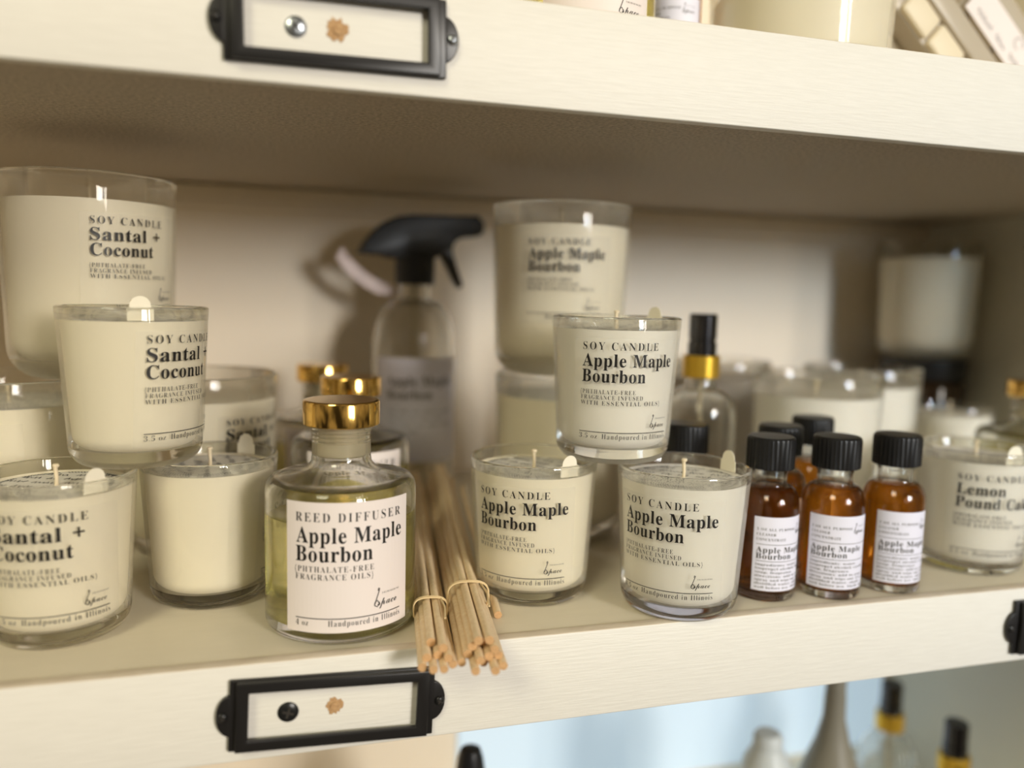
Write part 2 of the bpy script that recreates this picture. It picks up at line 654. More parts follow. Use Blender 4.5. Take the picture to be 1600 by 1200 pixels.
def label_mesh(kind, title, size, oz):
    def f():
        R, H, taper, *_ = SPEC[kind]
        dz = 0.0 if kind == 'small' else 0.0245
        rf = lambda v: R * (taper + (1 - taper) * max(v, 0) / H)
        mb = MB()
        pf = cyl(rf, 0.00006)
        pt = cyl(rf, 0.00016)
        patch(mb, -0.031, 0.031, 0.0115 + dz, 0.0685 + dz, pf, 0)
        u = -0.0258
        lines = title.split('|')
        put_text(mb, serif('SOY CANDLE'), u, 0.0625 + dz, 0.0040, 0.0417, pt, 1, -0.008, 1.35)
        for ln, v, w in zip(lines, (0.0537, 0.0454), size):
            put_text(mb, serif(ln), u, v + dz, 0.0066, w, pt, 1, 0.003, 1.08)
        put_text(mb, serif('{PHTHALATE-FREE'), u - 0.0006, 0.0391 + dz, 0.0023, 0.0300, pt, 1, -0.012, 1.25)
        put_text(mb, serif('FRAGRANCE INFUSED'), u - 0.0002, 0.0361 + dz, 0.0023, 0.0338, pt, 1, -0.012, 1.25)
        put_text(mb, serif('WITH ESSENTIAL OILS}'), u - 0.0002, 0.0331 + dz, 0.0023, 0.0450, pt, 1, -0.012, 1.25)
        put_logo(mb, 0.0252, 0.0215 + dz, 0.0105, pt, 1)
        put_rule(mb, u - 0.0004, 0.0252, 0.0185 + dz, 0.0004, pt, 1)
        if oz:
            put_text(mb, serif(oz), u - 0.0004, 0.0150 + dz, 0.0025, 0.0104, pt, 1, -0.014, 1.1)
        put_text(mb, serif('Handpoured in Illinois'), -0.0133, 0.0150 + dz, 0.0027, 0.0385, pt, 1, -0.012, 1.2)
        return mb.mesh('label', [M_FILM, M_INK], None)
    return cached(('label', kind, title), f)


TITLES = {
    'apple': ('Apple Maple|Bourbon', (0.0525, 0.0346)),
    'santal': ('Santal +|Coconut', (0.0400, 0.0350)),
    'lemon': ('Lemon|Pound Cake', (0.0275, 0.0480)),
}


def cover_mesh(kind, seed, dense):
    """paper dust cover lying on the wax, printed with rows of handwriting"""
    def f():
        R = SPEC[kind][0]
        rr = random.Random(seed)
        r = R * 0.84
        mb = MB()
        mb.lathe([(0, 0.0), (r, 0.0), (r, 0.0003), (0, 0.0003)], 48, 0)
        pl = lambda x, y: (x, y, 0.00042)
        # rows of writing
        rows = 6 if dense else 5
        for i in range(rows):
            y = -r * 0.72 + 1.44 * r * i / (rows - 1)
            half = sqrt(max(r * r * 0.86 - y * y, 0))
            x = -half
            while x < half - 0.002:
                wl = 0.005 + rr.random() * 0.009
                pts = []
                n = int(wl / 0.00105)
                for k in range(n):
                    pts.append((x + k * 0.00105, y + (0.0019 if k % 2 else -0.0012) * (0.5 + rr.random()) + 0.0015 * sin(x * 90)))
                if len(pts) > 2 and pts[-1][0] < half:
                    mb.ribbon(pts, 0.00095, pl, 1)
                x += wl + 0.0026
        # writing round the edge
        for k in range(60):
            if k % 7 == 6:
                continue
            a = 2 * pi * k / 60
            p = [(r * q * sin(a + d), -r * q * cos(a + d)) for q, d in ((0.92, 0), (0.975, 0.03), (0.92, 0.055), (0.97, 0.085))]
            mb.ribbon(p, 0.00085, pl, 1)
        return mb.mesh('dust_cover', [M_PAPER, M_INKG], 40)
    return cached(('cover', kind, seed, dense), f)


def tab_mesh(kind, ztop_wax):
    """paper pull tab standing up along the inside of the rim with a round end above it"""
    def f():
        R, H, taper, corner, wt, ft = SPEC[kind]
        rin = R - wt - 0.0009
        w = 0.0056
        pts = [(-w * 1.05, ztop_wax + 0.0004), (w * 1.05, ztop_wax + 0.0004), (w * 1.05, H - 0.0002), (w * 0.86, H - 0.0001)]
        for k in range(0, 13):
            a = pi * k / 12
            pts.append((w * 0.86 * cos(a), H + 0.0006 + w * 0.86 * sin(a)))
        pts += [(-w * 0.86, H - 0.0001), (-w * 1.05, H - 0.0002)]
        mb = MB()
        n = len(pts)
        vs, fs = [], []
        for off in (0, -0.0003):
            for x, z in pts:
                a = x / rin
                vs.append(((rin + off) * sin(a), -(rin + off) * cos(a), z))
        fs = [tuple(range(n)), tuple(reversed(range(n, 2 * n)))]
        for i in range(n):
            j = (i + 1) % n
            fs.append((j, i, i + n, j + n))
        mb.add(vs, fs)
        return mb.mesh('pull_tab', M_TAB, 40)
    return cached(('tab', kind, ztop_wax), f)


def wick_mesh():
    def f():
        mb = MB()
        mb.tube([(0, 0, -0.001), (0.0002, 0, 0.004), (-0.0002, 0.0001, 0.0088), (0.0, 0, 0.0100)], [0.0010, 0.0009, 0.0010, 0.0013], 10)
        mb.lathe([(0.0014, 0.0093), (0.0017, 0.0102), (0.0012, 0.0109), (0, 0.0110)], 10, 0)
        return mb.mesh('wick', M_WICK, 50)
    return cached('wick', f)


def candle(kind, title, loc, lab, tab, label, group, wax=None, cover=1, dense=True, wick=True, cat='candle'):
    R, H, taper, corner, wt, ft = SPEC[kind]
    zt = H - (0.0068 if kind == 'small' else 0.0150)
    t = thing('soy_candle', label, cat, loc, 0, group)
    part('glass_tumbler', tumbler_mesh(kind), t)
    wm = wax or M_WAX
    part('wax', cached(('wax', kind, wm.name), lambda: MB().lathe(wax_profile(R, H, taper, corner, wt, ft, zt), 96).mesh('wax', wm, 40)), t)
    if wick:
        part('wick', wick_mesh(), t, 0, (0, 0, zt - 0.0009))
    if title:
        ttl, sz = TITLES[title]
        part('label', label_mesh(kind, ttl, sz, '3.5 oz' if kind == 'small' else ''), t, lab)
    if cover:
        c = part('dust_cover', cover_mesh(kind, cover, dense), t, lab + 0.5 * (cover % 3 - 1), (0, 0, zt - 0.0008))
        if tab is not None:
            part('pull_tab', tab_mesh(kind, 0.0 + zt), c, tab - lab - 0.5 * (cover % 3 - 1), (0, 0, -(zt - 0.0008)))
    return t


def view_az(x, y):
    """rotation that turns the label (local -Y) towards the viewer"""
    return atan2(CAM_LOC.x - x, -(CAM_LOC.y - y))


def cand(kind, title, x, y, z, lab_deg, tab_deg, label, group, **k):
    a = view_az(x, y)
    return candle(kind, title, (x, y, z), a + radians(lab_deg), None if tab_deg is None else a + radians(tab_deg), label, group, **k)


G1 = 'small soy candles'
G2 = 'large soy candles'
cand('small', 'santal', -0.1394, 0.0633, 0.0, -5.5, 29, 'small Santal + Coconut candle at the left frame edge, bottom of its stack', G1, cover=3)
cand('small', 'santal', -0.0716, 0.0976, 0.0, 95, 142, 'small cream candle between the left end candle and the reed diffuser, its label turned away', G1, cover=4)
cand('small', 'santal', -0.1060, 0.0837, SH, 51, 5, 'small cream Santal + Coconut candle stacked across two small candles on the left', G1, cover=5)
cand('small', 'apple', 0.1038, 0.0625, 0.0, -11, 36, 'small Apple Maple Bourbon candle just right of the wooden reeds, tab on its front rim', G1, cover=6)
cand('small', 'apple', 0.1777, 0.0240, 0.0, -12, 131, 'small white Apple Maple Bourbon candle beside the amber bottles, handwritten cover on its wax', G1, cover=7, wax=M_WAXW)
cand('small', 'apple', 0.1470, 0.0530, SH, 13.6, 137, 'small white Apple Maple Bourbon candle stacked across two others in the middle', G1, cover=8, wax=M_WAXW)
cand('small', 'lemon', 0.4020, 0.0470, 0.0, 28, 40, 'small Lemon Pound Cake candle at the right end of the shelf', G1, cover=9, wax=M_WAXW)
cand('large', None, 0.362, 0.160, 0.0, 0, None, 'large white candle directly behind the black-capped amber bottles', G2, cover=0, wax=M_WAXW)
cand('small', None, 0.556, 0.226, 0.0, 0, None, 'small pale candle in the shade behind the Lemon Pound Cake candle', G1, cover=0, wax=M_WAXW)
cand('large', 'santal', -0.141, 0.168, BH, 31, None, 'large Santal + Coconut candle on top of the left rear stack', G2, cover=0)
cand('large', 'santal', -0.188, 0.170, 0.0, -30, None, 'large cream candle under the left rear stack, cut by the frame edge', G2, cover=11)
cand('large', 'santal', -0.083, 0.184, 0.0, 49, None, 'large Santal + Coconut candle behind the left stack, right of its small candle', G2, cover=0)
cand('large', 'apple', 0.1552, 0.1721, BH, 5, None, 'large Apple Maple Bourbon candle on top of the middle rear stack', G2, cover=0)
cand('large', None, 0.1600, 0.1740, 0.0, 5, None, 'large candle under the middle rear stack, beneath another large candle', G2, cover=12)
cand('large', None, 0.454, 0.222, 0.0, 0, None, 'large pale candle behind the right-hand amber bottle, rim above the caps', G2, cover=0, wax=M_WAXW)
cand('large', None, 0.352, 0.290, 0.0, 0, None, 'large candle furthest back against the wall, right of the mist bottle, wax darkened to paint its shade', G2, cover=0, wax=M_WAXSHADE)
cand('large', None, 0.600, 0.310, BH, 0, None, 'large candle in shadow stacked on a dark jar in the rear right corner', G2, cover=0)

# dark jar that carries it
t = thing('jar', 'dark brown glass jar in the rear right corner under a stacked large candle', 'jar', (0.602, 0.312, 0))
part('body', MB().lathe([(0, 0), (0.040, 0), (0.043, 0.003), (0.043, 0.088), (0.040, 0.094), (0.036, 0.096), (0, 0.096)], 48).mesh('body', M_DARKGLASS, 40), t)
part('lid', MB().lathe([(0, 0.096), (0.040, 0.096), (0.041, 0.098), (0.041, BH - 0.001), (0.040, BH), (0, BH)], 48).mesh('lid', M_CAP, 40), t)

# ------------------------------------------------------------------ reed diffusers
DR = 0.0380


def diffuser_profiles():
    out = [(0, 0.0010), (0.030, 0.0010), (0.031, 0.0), (0.0345, 0.0004), (0.0370, 0.0022), (DR, 0.0050), (DR, 0.070), (DR - 0.0008, 0.0735),
           (DR - 0.0030, 0.0760), (DR - 0.0070, 0.0772), (0.0210, 0.0792), (0.0175, 0.0806), (0.0152, 0.0835), (0.0148, 0.0870), (0.0148, 0.0990), (0.0152, 0.0995),
           (0.0152, 0.1015), (0.0145, 0.1018), (0.0122, 0.1018), (0.0120, 0.1010), (0.0120, 0.0845), (0.0140, 0.0800), (0.0190, 0.0772), (DR - 0.0085, 0.0748),
           (DR - 0.0042, 0.0735), (DR - 0.0028, 0.0705), (DR - 0.0026, 0.0100), (DR - 0.0045, 0.0080), (0.026, 0.0072), (0, 0.0072)]
    r = DR - 0.0026 + 0.00012
    liq = [(0, 0.0071), (0.026, 0.0071), (DR - 0.0044, 0.0079), (r, 0.0100), (r, 0.0590), (r - 0.0010, 0.0583), (0, 0.0581)]
    return out, liq


def diffuser_label():
    def f():
        mb = MB()
        rf = lambda v: DR
        pf, pt = cyl(rf, 0.00012), cyl(rf, 0.00024)
        patch(mb, -0.0322, 0.0322, 0.0075, 0.0708, pf, 0)
        u = -0.0268
        put_text(mb, serif('REED DIFFUSER'), u, 0.0615, 0.0043, 0.0535, pt, 1, -0.008, 1.35)
        put_text(mb, serif('Apple Maple'), u + 0.0003, 0.0513, 0.0074, 0.0540, pt, 1, 0.003, 1.08)
        put_text(mb, serif('Bourbon'), u, 0.0423, 0.0074, 0.0372, pt, 1, 0.003, 1.08)
        put_text(mb, serif('{PHTHALATE-FREE'), u - 0.0006, 0.0372, 0.0028, 0.0385, pt, 1, -0.012, 1.25)
        put_text(mb, serif('FRAGRANCE OILS}'), u - 0.0002, 0.0334, 0.0028, 0.0378, pt, 1, -0.012, 1.25)
        put_logo(mb, 0.0268, 0.0185, 0.0135, pt, 1)
        put_rule(mb, u - 0.0002, 0.0268, 0.0145, 0.00045, pt, 1)
        put_text(mb, serif('4 oz'), u - 0.0002, 0.0108, 0.0028, 0.0066, pt, 1, -0.012, 1.1)
        put_text(mb, serif('Handpoured in Illinois'), -0.0108, 0.0108, 0.0029, 0.0376, pt, 1, -0.012, 1.2)
        return mb.mesh('label', [M_PINK, M_INK], None)
    return cached('diffuser_label', f)


def gold_cap():
    r = 0.0193
    return MB().lathe([(0, 0.1022), (0.0155, 0.1022), (r - 0.0008, 0.1022), (r, 0.1028), (r, 0.1138), (r - 0.0003, 0.1144), (r - 0.0010, 0.1148), (r - 0.0022, 0.1148), (0, 0.1148)], 72).mesh('cap', M_GOLD, 30)


def stopper():
    pr = [(0, 0.0862), (0.0110, 0.0862), (0.0121, 0.0870), (0.0121, 0.0935)]
    for k in range(3):
        z = 0.0940 + k * 0.0022
        pr += [(0.0112, z), (0.0112, z + 0.0006), (0.01205, z + 0.0010), (0.01205, z + 0.0018)]
    pr += [(0.0112, 0.1012), (0.0112, 0.1020), (0, 0.1020)]
    return MB().lathe(pr, 48).mesh('stopper', M_STOPPER, 35)


def diffuser(x, y, z, lab_deg, label):
    out, liq = diffuser_profiles()
    t = thing('reed_diffuser', label, 'diffuser', (x, y, z), 0, 'reed diffuser bottles with gold caps')
    part('bottle', cached('db', lambda: MB().lathe(out, 96).mesh('bottle', M_BOTTLE, 40)), t)
    part('oil', cached('dl', lambda: MB().lathe(liq, 96).mesh('oil', M_OIL, 40)), t)
    part('stopper', cached('ds', stopper), t)
    part('cap', cached('dc', gold_cap), t)
    part('label', diffuser_label(), t, view_az(x, y) + radians(lab_deg))
    return t


diffuser(-0.0048, 0.0470, 0.0, 7, 'glass reed diffuser of yellow oil at the shelf front, gold cap and blush label')
diffuser(0.0105, 0.1640, 0.0, 5, 'gold-capped reed diffuser directly behind the front one')
diffuser(-0.0020, 0.2550, 0.0, 5, 'gold-capped reed diffuser third in the row, nearest the back wall')
diffuser(0.5180, 0.1080, 0.0, 60, 'gold-capped reed diffuser at the right edge beside the Lemon Pound Cake candle')
diffuser(0.1375, 0.0880, ZUP, 8, 'reed diffuser on the upper shelf, blush label cut by the frame top')

# ------------------------------------------------------------------ cleaner concentrate bottles
CR = 0.0174


def small_bottle_profiles():
    r = CR
    out = [(0, 0.0010), (0.0120, 0.0010), (0.0130, 0.0), (r - 0.0012, 0.0006), (r, 0.0030), (r, 0.0535)]
    for k in range(1, 9):
        a = pi / 2 * k / 8
        out.append((0.0102 + (r - 0.0102) * cos(a), 0.0535 + 0.0120 * sin(a)))
    out += [(0.0098, 0.0675), (0.0098, 0.0720), (0.0102, 0.0725), (0.0102, 0.0850), (0.0080, 0.0850), (0.0078, 0.0700), (0.0080, 0.0665)]
    for k in range(8, 0, -1):
        a = pi / 2 * k / 8
        out.append((0.0085 + (r - 0.0018 - 0.0085) * cos(a), 0.0530 + 0.0110 * sin(a)))
    out += [(r - 0.0018, 0.0530), (r - 0.0018, 0.0065), (r - 0.0035, 0.0048), (0.008, 0.0042), (0, 0.0042)]
    ri = r - 0.0018 + 0.0001
    liq = [(0, 0.0041), (0.008, 0.0041), (r - 0.0034, 0.0047), (ri, 0.0065), (ri, 0.0530)]
    for k in range(1, 7):
        a = pi / 2 * k / 8
        liq.append((0.0086 + (ri - 0.0086) * cos(a), 0.0530 + 0.0110 * sin(a)))
    liq.append((0, 0.0530 + 0.0110 * sin(pi / 2 * 6 / 8)))
    return out, liq


def ribbed_cap():
    mb = MB()
    n = 72
    rings = [(0.0129, 0.0748, 0), (0.0136, 0.0752, 1), (0.0136, 0.0905, 1), (0.0133, 0.0921, 0.5), (0.0124, 0.0930, 0), (0.0105, 0.0931, 0)]
    vs, fs = [], []
    for r, z, g in rings:
        for k in range(n):
            a = 2 * pi * k / n
            q = r - (0.00045 * g if k % 2 else 0)
            vs.append((q * sin(a), -q * cos(a), z))
    for i in range(len(rings) - 1):
        for k in range(n):
            k2 = (k + 1) % n
            fs.append((i * n + k, i * n + k2, (i + 1) * n + k2, (i + 1) * n + k))
    fs.append(tuple((len(rings) - 1) * n + k for k in range(n)))
    fs.append(tuple(reversed(range(n))))
    mb.add(vs, fs)
    return mb.mesh('cap', M_CAP, 35)


def cleaner_label():
    def f():
        mb = MB()
        rf = lambda v: CR
        pf, pt = cyl(rf, 0.00010), cyl(rf, 0.0002)
        patch(mb, -0.0200, 0.0200, 0.0070, 0.0495, pf, 0)
        u = -0.0182
        put_text(mb, serif('1 OZ ALL PURPOSE'), u, 0.0418, 0.0014, 0.0230, pt, 1, -0.01, 1.15)
        put_text(mb, serif('CLEANER'), u, 0.0389, 0.0014, 0.0105, pt, 1, -0.01, 1.15)
        put_text(mb, serif('CONCENTRATE'), u, 0.0360, 0.0014, 0.0165, pt, 1, -0.01, 1.15)
        put_logo(mb, 0.0155, 0.0400, 0.0085, pt, 1)
        put_rule(mb, u, 0.0186, 0.0338, 0.00025, pt, 1)
        put_text(mb, serif('Apple Maple'), u, 0.0292, 0.0032, 0.0300, pt, 1, -0.002, 1.1)
        put_text(mb, serif('Bourbon'), u, 0.0255, 0.0032, 0.0205, pt, 1, -0.002, 1.1)
        put_rule(mb, u, 0.0186, 0.0242, 0.00025, pt, 1)
        for k, s in enumerate(('ingredients: water,', 'isopropyl alcohol, castile', 'soap, fragrance.', 'directions: add to your', 'spray and wipe out. Use', 'distilled water, shake', 'well before use. Shake up')):
            put_text(mb, serif(s), u, 0.0216 - k * 0.0022, 0.0013, min(0.0340, 0.00142 * len(s)), pt, 1, -0.008, 1.05)
        return mb.mesh('label', [M_LAV, M_INK], None)
    return cached('cleaner_label', f)


def cleaner(x, y, z, lab_deg, label):
    out, liq = small_bottle_profiles()
    t = thing('cleaner_bottle', label, 'bottle', (x, y, z), 0, 'small amber cleaner bottles with black caps')
    part('bottle', cached('cb', lambda: MB().lathe(out, 64).mesh('bottle', M_BOTTLE, 40)), t)
    part('liquid', cached('cl', lambda: MB().lathe(liq, 64).mesh('liquid', M_AMBER, 40)), t)
    part('cap', cached('cc', ribbed_cap), t)
    part('label', cleaner_label(), t, view_az(x, y) + radians(lab_deg))
    return t


cleaner(0.2360, 0.0300, 0.0, 44, 'amber cleaner bottle touching the white candle, leftmost of the front three')
cleaner(0.2760, 0.0240, 0.0, 24, 'amber cleaner bottle in the middle of the front three, label facing forward')
cleaner(0.3190, 0.0245, 0.0, 39, 'paler amber cleaner bottle nearest the Lemon Pound Cake candle')
cleaner(0.2670, 0.0660, 0.0, 20, 'amber cleaner bottle directly behind the leftmost front one')
cleaner(0.3120, 0.0950, 0.0, 20, 'amber cleaner bottle furthest back behind the middle front one')
cleaner(0.2090, 0.0800, 0.0, 60, 'amber cleaner bottle behind the white candle, left of the other bottles')
cleaner(0.2035, 0.1130, ZUP, 0, 'cleaner bottle on the upper shelf with a cool white label')

# ------------------------------------------------------------------ fine mist bottles


def mist(x, y, z, label):
    t = thing('mist_bottle', label, 'bottle', (x, y, z), 0, 'fine mist bottles with gold collars')
    r = 0.0255

    def body():
        p = [(0, 0.001), (0.020, 0.001), (0.021, 0), (r - 0.002, 0.0008), (r, 0.004), (r, 0.088)]
        for k in range(1, 9):
            a = pi / 2 * k / 8
            p.append((0.0115 + (r - 0.0115) * cos(a), 0.088 + 0.020 * sin(a)))
        p += [(0.0105, 0.111), (0.0105, 0.118), (0.0085, 0.118), (0.0085, 0.110)]
        for k in range(8, 0, -1):
            a = pi / 2 * k / 8
            p.append((0.0095 + (r - 0.002 - 0.0095) * cos(a), 0.087 + 0.019 * sin(a)))
        p += [(r - 0.002, 0.087), (r - 0.002, 0.008), (0.018, 0.005), (0, 0.005)]
        return MB().lathe(p, 64).mesh('bottle', M_BOTTLE, 40)
    part('bottle', cached('mb', body), t)
    part('collar', cached('mcol', lambda: MB().lathe([(0, 0.1150), (0.0122, 0.1150), (0.0128, 0.1156), (0.0128, 0.1300), (0.0122, 0.1308), (0, 0.1308)], 48).mesh('collar', M_GOLDM, 30)), t)
    part('actuator', cached('mact', lambda: MB().lathe([(0, 0.1308), (0.0100, 0.1308), (0.0100, 0.1398), (0.0090, 0.1402), (0.0090, 0.1418), (0.0097, 0.1422), (0.0097, 0.1588), (0.0090, 0.1598), (0, 0.1598)], 48).mesh('actuator', M_STEEL, 30)), t)
    part('dip_tube', cached('mtube', lambda: MB().tube([(0, 0, 0.116), (0.0015, 0, 0.06), (0.006, 0, 0.008)], 0.0014, 8).mesh('dip_tube', M_STOPPER, 40)), t)
    return t


mist(0.2520, 0.1420, 0.0, 'clear mist bottle with gold collar behind the stacked middle candle')
mist(0.5210, 0.2310, Z3, 'black-topped gold-collared mist bottle on the lowest shelf, further from the right edge')
mist(0.5230, 0.1570, Z3, 'black-topped gold-collared mist bottle on the lowest shelf, nearer the right corner')

# ------------------------------------------------------------------ trigger spray bottle
SX, SY = 0.0745, 0.302
t = thing('spray_bottle', 'clear trigger spray bottle with black head and cool white label behind the diffusers', 'bottle', (SX, SY, 0.0))
sr = 0.0345
p = [(0, 0.001), (0.026, 0.001), (0.027, 0), (sr - 0.002, 0.001), (sr, 0.005), (sr, 0.118)]
for k in range(1, 11):
    a = pi / 2 * k / 10
    p.append((0.0145 + (sr - 0.0145) * cos(a) ** 0.85, 0.118 + 0.046 * sin(a)))
p += [(0.0138, 0.168), (0.0138, 0.182), (0.0118, 0.182), (0.0118, 0.166)]
for k in range(10, 0, -1):
    a = pi / 2 * k / 10
    p.append((0.0125 + (sr - 0.002 - 0.0125) * cos(a) ** 0.85, 0.117 + 0.045 * sin(a)))
p += [(sr - 0.002, 0.117), (sr - 0.002, 0.008), (0.024, 0.005), (0, 0.005)]
part('bottle', MB().lathe(p, 64).mesh('bottle', M_BOTTLE, 40), t)
part('collar', MB().lathe([(0, 0.1760), (0.0158, 0.1760), (0.0162, 0.1765), (0.0162, 0.1990), (0.0150, 0.2000), (0, 0.2000)], 48).mesh('collar', M_CAP, 30), t)
zz = 1.0 / 1880.0


def hp(px, py):
    return ((px - 652) * zz, 0.2320 + (336 - py) * zz)


head = [hp(*q) for q in ((565, 397), (568, 386), (576, 374), (590, 358), (606, 346), (622, 339), (642, 336), (700, 334), (748, 332), (751, 336), (751, 361), (748, 364), (722, 367),
                         (712, 373), (706, 382), (694, 392), (682, 399), (672, 402), (612, 402), (600, 398))]
head.reverse()
part('trigger_head', MB().prism(head, -0.011, 0.011).mesh('trigger_head', M_CAP, 40, bevel=0.003), t, radians(4))
trg = [hp(*q) for q in ((688, 388), (712, 374), (709, 388), (716, 410), (727, 440), (723, 446), (714, 434), (704, 414), (694, 398))]
trg.reverse()
part('trigger', MB().prism(trg, -0.0065, 0.0065).mesh('trigger', M_CAP, 40, bevel=0.0012), t, radians(4))
noz = MB().lathe([(0, 0), (0.0062, 0), (0.0066, 0.0006), (0.0066, 0.0045), (0.0058, 0.0052), (0, 0.0052)], 24)
o = part('nozzle', noz.mesh('nozzle', M_CAP, 40), t, 0, (hp(750, 348)[0], 0.004, hp(750, 348)[1]))
o.rotation_euler = (0, pi / 2, radians(4))
part('dip_tube', MB().tube([(0, 0, 0.18), (0.001, 0, 0.1), (0.006, 0, 0.01)], 0.0022, 8).mesh('dip_tube', M_STOPPER, 40), t)
mb = MB()
rf = lambda v: sr
pf, pt = cyl(rf, 0.0001), cyl(rf, 0.00025)
patch(mb, -0.0400, 0.0400, 0.0340, 0.1180, pf, 0)
put_text(mb, serif('Apple Maple'), -0.0270, 0.0960, 0.0072, 0.0560, pt, 1, -0.002, 1.08)
put_text(mb, serif('Bourbon'), -0.0270, 0.0850, 0.0072, 0.0370, pt, 1, -0.002, 1.08)
for k, w_ in enumerate((0.050, 0.041, 0.047, 0.024)):
    put_scribble(mb, -0.0270, 0.0740 - k * 0.0055, w_, 0.0022, 40 + k, 0.0004, pt, 1)
part('label', mb.mesh('label', [M_LAV, M_INKG], None), t, view_az(SX, SY) + radians(8))
# pale pink curved band rising sideways from the neck
mb = MB()
vs, fs = [], []
arc = [(-0.0150, 0.1690), (-0.026, 0.1720), (-0.037, 0.1775), (-0.047, 0.1850), (-0.055, 0.1930), (-0.0605, 0.2010)]
for i, (x, z) in enumerate(arc):
    w = 0.0055 if i else 0.003
    for yy, ww in ((-0.002, w), (-0.002, -w), (-0.0012, -w), (-0.0012, w)):
        vs.append((x - ww * 0.5, yy + 0.012, z - ww * 0.8))
for i in range(len(arc) - 1):
    for k in range(4):
        k2 = (k + 1) % 4
        fs.append((i * 4 + k, i * 4 + k2, i * 4 + 4 + k2, i * 4 + 4 + k))
fs += [(0, 3, 2, 1), tuple((len(arc) - 1) * 4 + k for k in range(4))]
mb.add(vs, fs)
part('neck_band', mb.mesh('neck_band', M_BANDPINK, 40, recalc=True), t, 0, (0, 0, 0), 'pale pink curved band')

# ------------------------------------------------------------------ reeds
RR = 0.0021


def reed_bundle(label, front, back, zb, n, seed, width, tie_t, name='reed_bundle'):
    """front / back: (x, y) of the bundle axis; reeds packed side by side in layers"""
    rr = random.Random(seed)
    t = thing(name, label, 'reeds', (front[0], front[1], 0.0), 0, 'bundles of rattan diffuser reeds')
    fx, fy = front
    L = sqrt((back[0] - fx) ** 2 + (back[1] - fy) ** 2)
    ux, uy = (back[0] - fx) / L, (back[1] - fy) / L
    nx, ny = uy, -ux
    k = 0
    per = width
    layers = []
    left = n
    lay = 0
    while left > 0:
        m = min(left, per - lay)
        layers.append(m)
        left -= m
        lay += 1
        if per - lay < 2:
            break
    for li, m in enumerate(layers):
        for i in range(m):
            s = (i - (m - 1) / 2) * RR * 2.05
            sf = s * (1.02 + 0.08 * rr.random())           # fans out at the front
            sb = s * (0.90 + 0.12 * rr.random()) + (rr.random() - 0.5) * 0.001
            z0 = RR + li * RR * 1.78
            d0 = (rr.random() - 0.5) * 0.012 + 0.003 * li
            d1 = L + (rr.random() - 0.5) * 0.02
            pts = []
            for q in (0, 0.2, 0.4, 0.6, 0.8, 1.0):
                d = d0 + (d1 - d0) * q
                o_ = sf + (sb - sf) * q + 0.0006 * sin(3 * q + i)
                z = z0 + zb * q * q + 0.0001
                pts.append((ux * d + nx * o_, uy * d + ny * o_, z))
            part('reed', MB().tube(pts, RR * (0.93 + 0.1 * rr.random()), 10, 0, 1).mesh('reed', [M_REED, M_REEDEND], 50), t)
            k += 1
    d = L * tie_t
    hw = width * RR * 1.04
    top = RR * 2 + (len(layers) - 1) * RR * 1.78 + 0.0006
    for off in (0.0, 0.0016):
        pts = []
        for j in range(25):
            a = 2 * pi * j / 24
            ca, sa = cos(a), sin(a)
            w_ = hw * (abs(ca) ** 0.75) * (1 if ca > 0 else -1)
            zz_ = top * 0.5 + (top * 0.5 + 0.0004) * (abs(sa) ** 0.6) * (1 if sa > 0 else -1) + zb * tie_t ** 2 + 0.0006
            pts.append((ux * (d + off) + nx * w_, uy * (d + off) + ny * w_, max(zz_, 0.0008)))
        part('tie', MB().tube(pts, 0.00045, 6).mesh('tie', M_TWINE, 50), t)
    # loose tail of the tie
    part('tie', MB().tube([(ux * d + nx * hw * 0.6, uy * d + ny * hw * 0.6, top + 0.001), (ux * d * 0.8 + nx * hw * 0.75, uy * d * 0.8 + ny * hw * 0.75, top + 0.0008),
                           (ux * d * 0.55 + nx * hw * 0.65, uy * d * 0.55 + ny * hw * 0.65, top + 0.0003)], 0.0005, 6).mesh('tie', M_TWINE, 50), t)
    return t


reed_bundle('narrow bundle of wooden reeds beside the diffuser, tied with raffia, ends over the shelf edge', (0.0320, -0.0250), (0.0655, 0.2400), 0.020, 11, 21, 4, 0.20)
reed_bundle('wide bundle of wooden reeds nearest the right candle, ends jutting over the shelf edge', (0.0522, -0.0310), (0.0860, 0.2450), 0.022, 16, 22, 5, 0.24)
t = thing('reed', 'single loose wooden reed lying along the right side of the reed bundles', 'reed', (0.0745, 0.0265, 0.0))
part('shaft', MB().tube([(0, 0, RR), (0.010, 0.07, RR + 0.002), (0.0290, 0.215, RR + 0.016)], RR, 10, 0, 1).mesh('shaft', [M_REED, M_REEDEND], 50), t)

# ------------------------------------------------------------------ upper shelf: large candle and wax melts
SPEC['wide'] = (0.0555, 0.0620, 0.97, 0.008, 0.0028, 0.010)
t = thing('soy_candle', 'wide pale candle on the upper shelf, cut by the frame top', 'candle', (0.2790, 0.0900, ZUP), 0, G2)
R, H, tp, cn, wt, ft = SPEC['wide']
part('glass_tumbler', tumbler_mesh('wide'), t)
part('wax', MB().lathe(wax_profile(R, H, tp, cn, wt, ft, 0.050), 96).mesh('wax', M_WAX, 40), t)
part('wick', wick_mesh(), t, 0, (0, 0, 0.049))


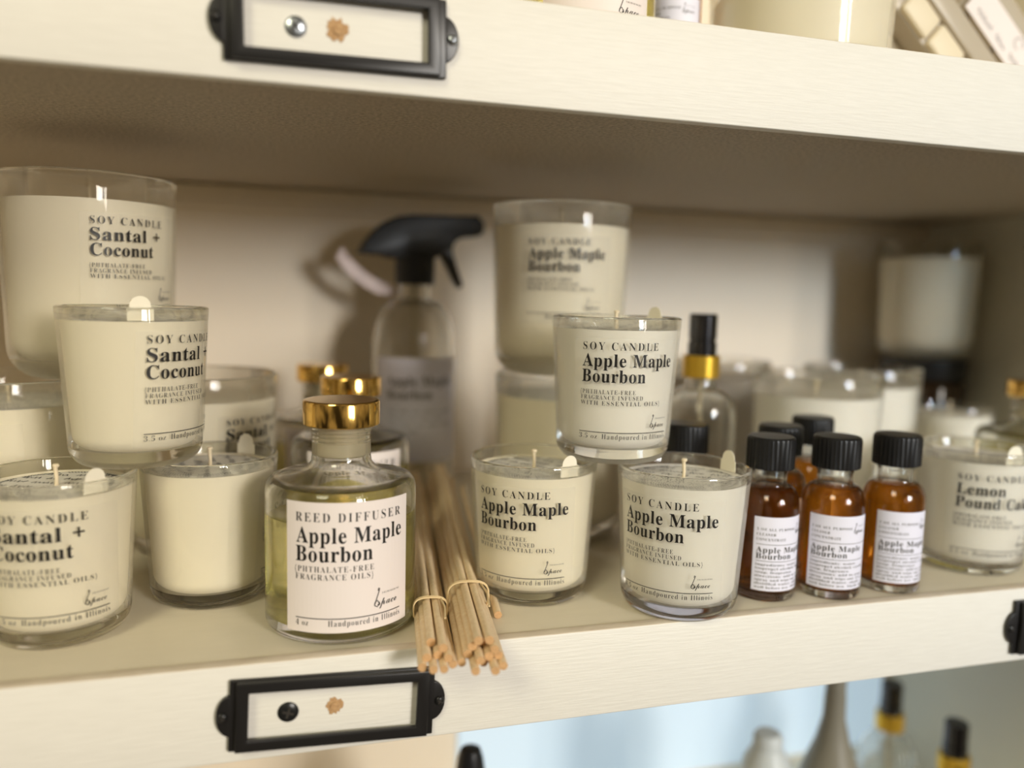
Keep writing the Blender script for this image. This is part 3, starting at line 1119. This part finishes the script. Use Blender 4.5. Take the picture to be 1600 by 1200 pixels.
def melts(x, y, tilt, L, label, with_label):
    """clear pack of wax-melt cubes leaning over to the left, seen on its edge"""
    t = thing('wax_melt_pack', label, 'wax melts', (x, y, ZUP), 0, 'leaning packs of wax melts')
    T, D = 0.0365, 0.055
    rot = Matrix.Rotation(-tilt, 4, 'Y')
    mb = MB().box(0.0, 0.0205, 0.004, D, 0, L)
    part('tray', mb.xf(rot).mesh('tray', M_TRAY, 40, bevel=0.0015), t)
    mb = MB().box(0.0212, T, 0.0, D, 0.001, L - 0.001)
    part('lid', mb.xf(rot).mesh('lid', M_TRAY, 40, bevel=0.002), t)
    z = 0.0025
    while z + 0.027 < L:
        mb = MB().box(0.0012, 0.0196, 0.0, 0.0055, z, z + 0.0275)
        part('wax_cube', mb.xf(rot).mesh('wax_cube', M_MELT, 40, bevel=0.0025), t)
        z += 0.0295
    if with_label:
        mb = MB().box(0.0006, 0.0240, -0.0014, -0.0006, 0.002, L - 0.002)
        pl = lambda u, v: (0.0050 + v, -0.0016, L - 0.010 - u)
        put_scribble(mb, 0.0, 0.0, 0.080, 0.0042, 5, 0.00065, pl, 1)
        mb.ribbon([(0.040 + 0.004 * cos(k * 0.4), 0.0130 + 0.004 * sin(k * 0.4)) for k in range(14)], 0.0005, pl, 1)
        part('label_card', mb.xf(rot).mesh('label_card', [M_PINK, M_INKG], None), t)
    return t


TILT = radians(48)
melts(0.3675, 0.1120, TILT, 0.050, 'short pack of cream wax melts, lowest of the leaning packs beside the wide candle', False)
melts(0.4232, 0.0920, TILT, 0.100, 'leaning pack of cream wax cubes between the short pack and the blush-labelled one', False)
melts(0.4790, 0.0920, TILT, 0.100, 'leaning wax melt pack with a blush label, at the top right corner', True)

# ------------------------------------------------------------------ lowest shelf
t = thing('bottle', 'tall grey-olive long-necked bottle on the lowest shelf', 'bottle', (0.391, 0.150, Z3))
part('body', MB().lathe([(0, 0), (0.026, 0), (0.028, 0.003), (0.028, 0.110), (0.0265, 0.125), (0.021, 0.145), (0.0135, 0.165), (0.0088, 0.185), (0.0082, 0.205), (0, 0.205)], 48).mesh('body', M_OLIVE, 40), t)
part('stopper', MB().lathe([(0, 0.205), (0.0078, 0.205), (0.0078, 0.224), (0.007, 0.226), (0, 0.226)], 32).mesh('stopper', M_OLIVE, 40), t)
t = thing('bottle', 'small pale round-shouldered bottle on the lowest shelf left of the tall olive bottle', 'bottle', (0.338, 0.160, Z3))
part('body', MB().lathe([(0, 0), (0.018, 0), (0.020, 0.002), (0.020, 0.135), (0.0185, 0.150), (0.014, 0.158), (0.012, 0.162), (0, 0.162)], 40).mesh('body', M_PALE, 40), t)
part('cap', MB().lathe([(0, 0.162), (0.0115, 0.162), (0.0115, 0.171), (0.009, 0.174), (0, 0.174)], 32).mesh('cap', M_PALE, 40), t)
t = thing('bottle', 'bottle with a dark tapered cap on the lowest shelf, cut by the frame bottom', 'bottle', (0.092, 0.150, Z3))
part('body', MB().lathe([(0, 0), (0.024, 0), (0.026, 0.003), (0.026, 0.125), (0.020, 0.140), (0.012, 0.148), (0.012, 0.155), (0, 0.155)], 48).mesh('body', M_OLIVE, 40), t)
part('cap', MB().lathe([(0, 0.155), (0.0120, 0.155), (0.0120, 0.172), (0.009, 0.194), (0.007, 0.200), (0, 0.202)], 32).mesh('cap', M_CAP, 40), t)
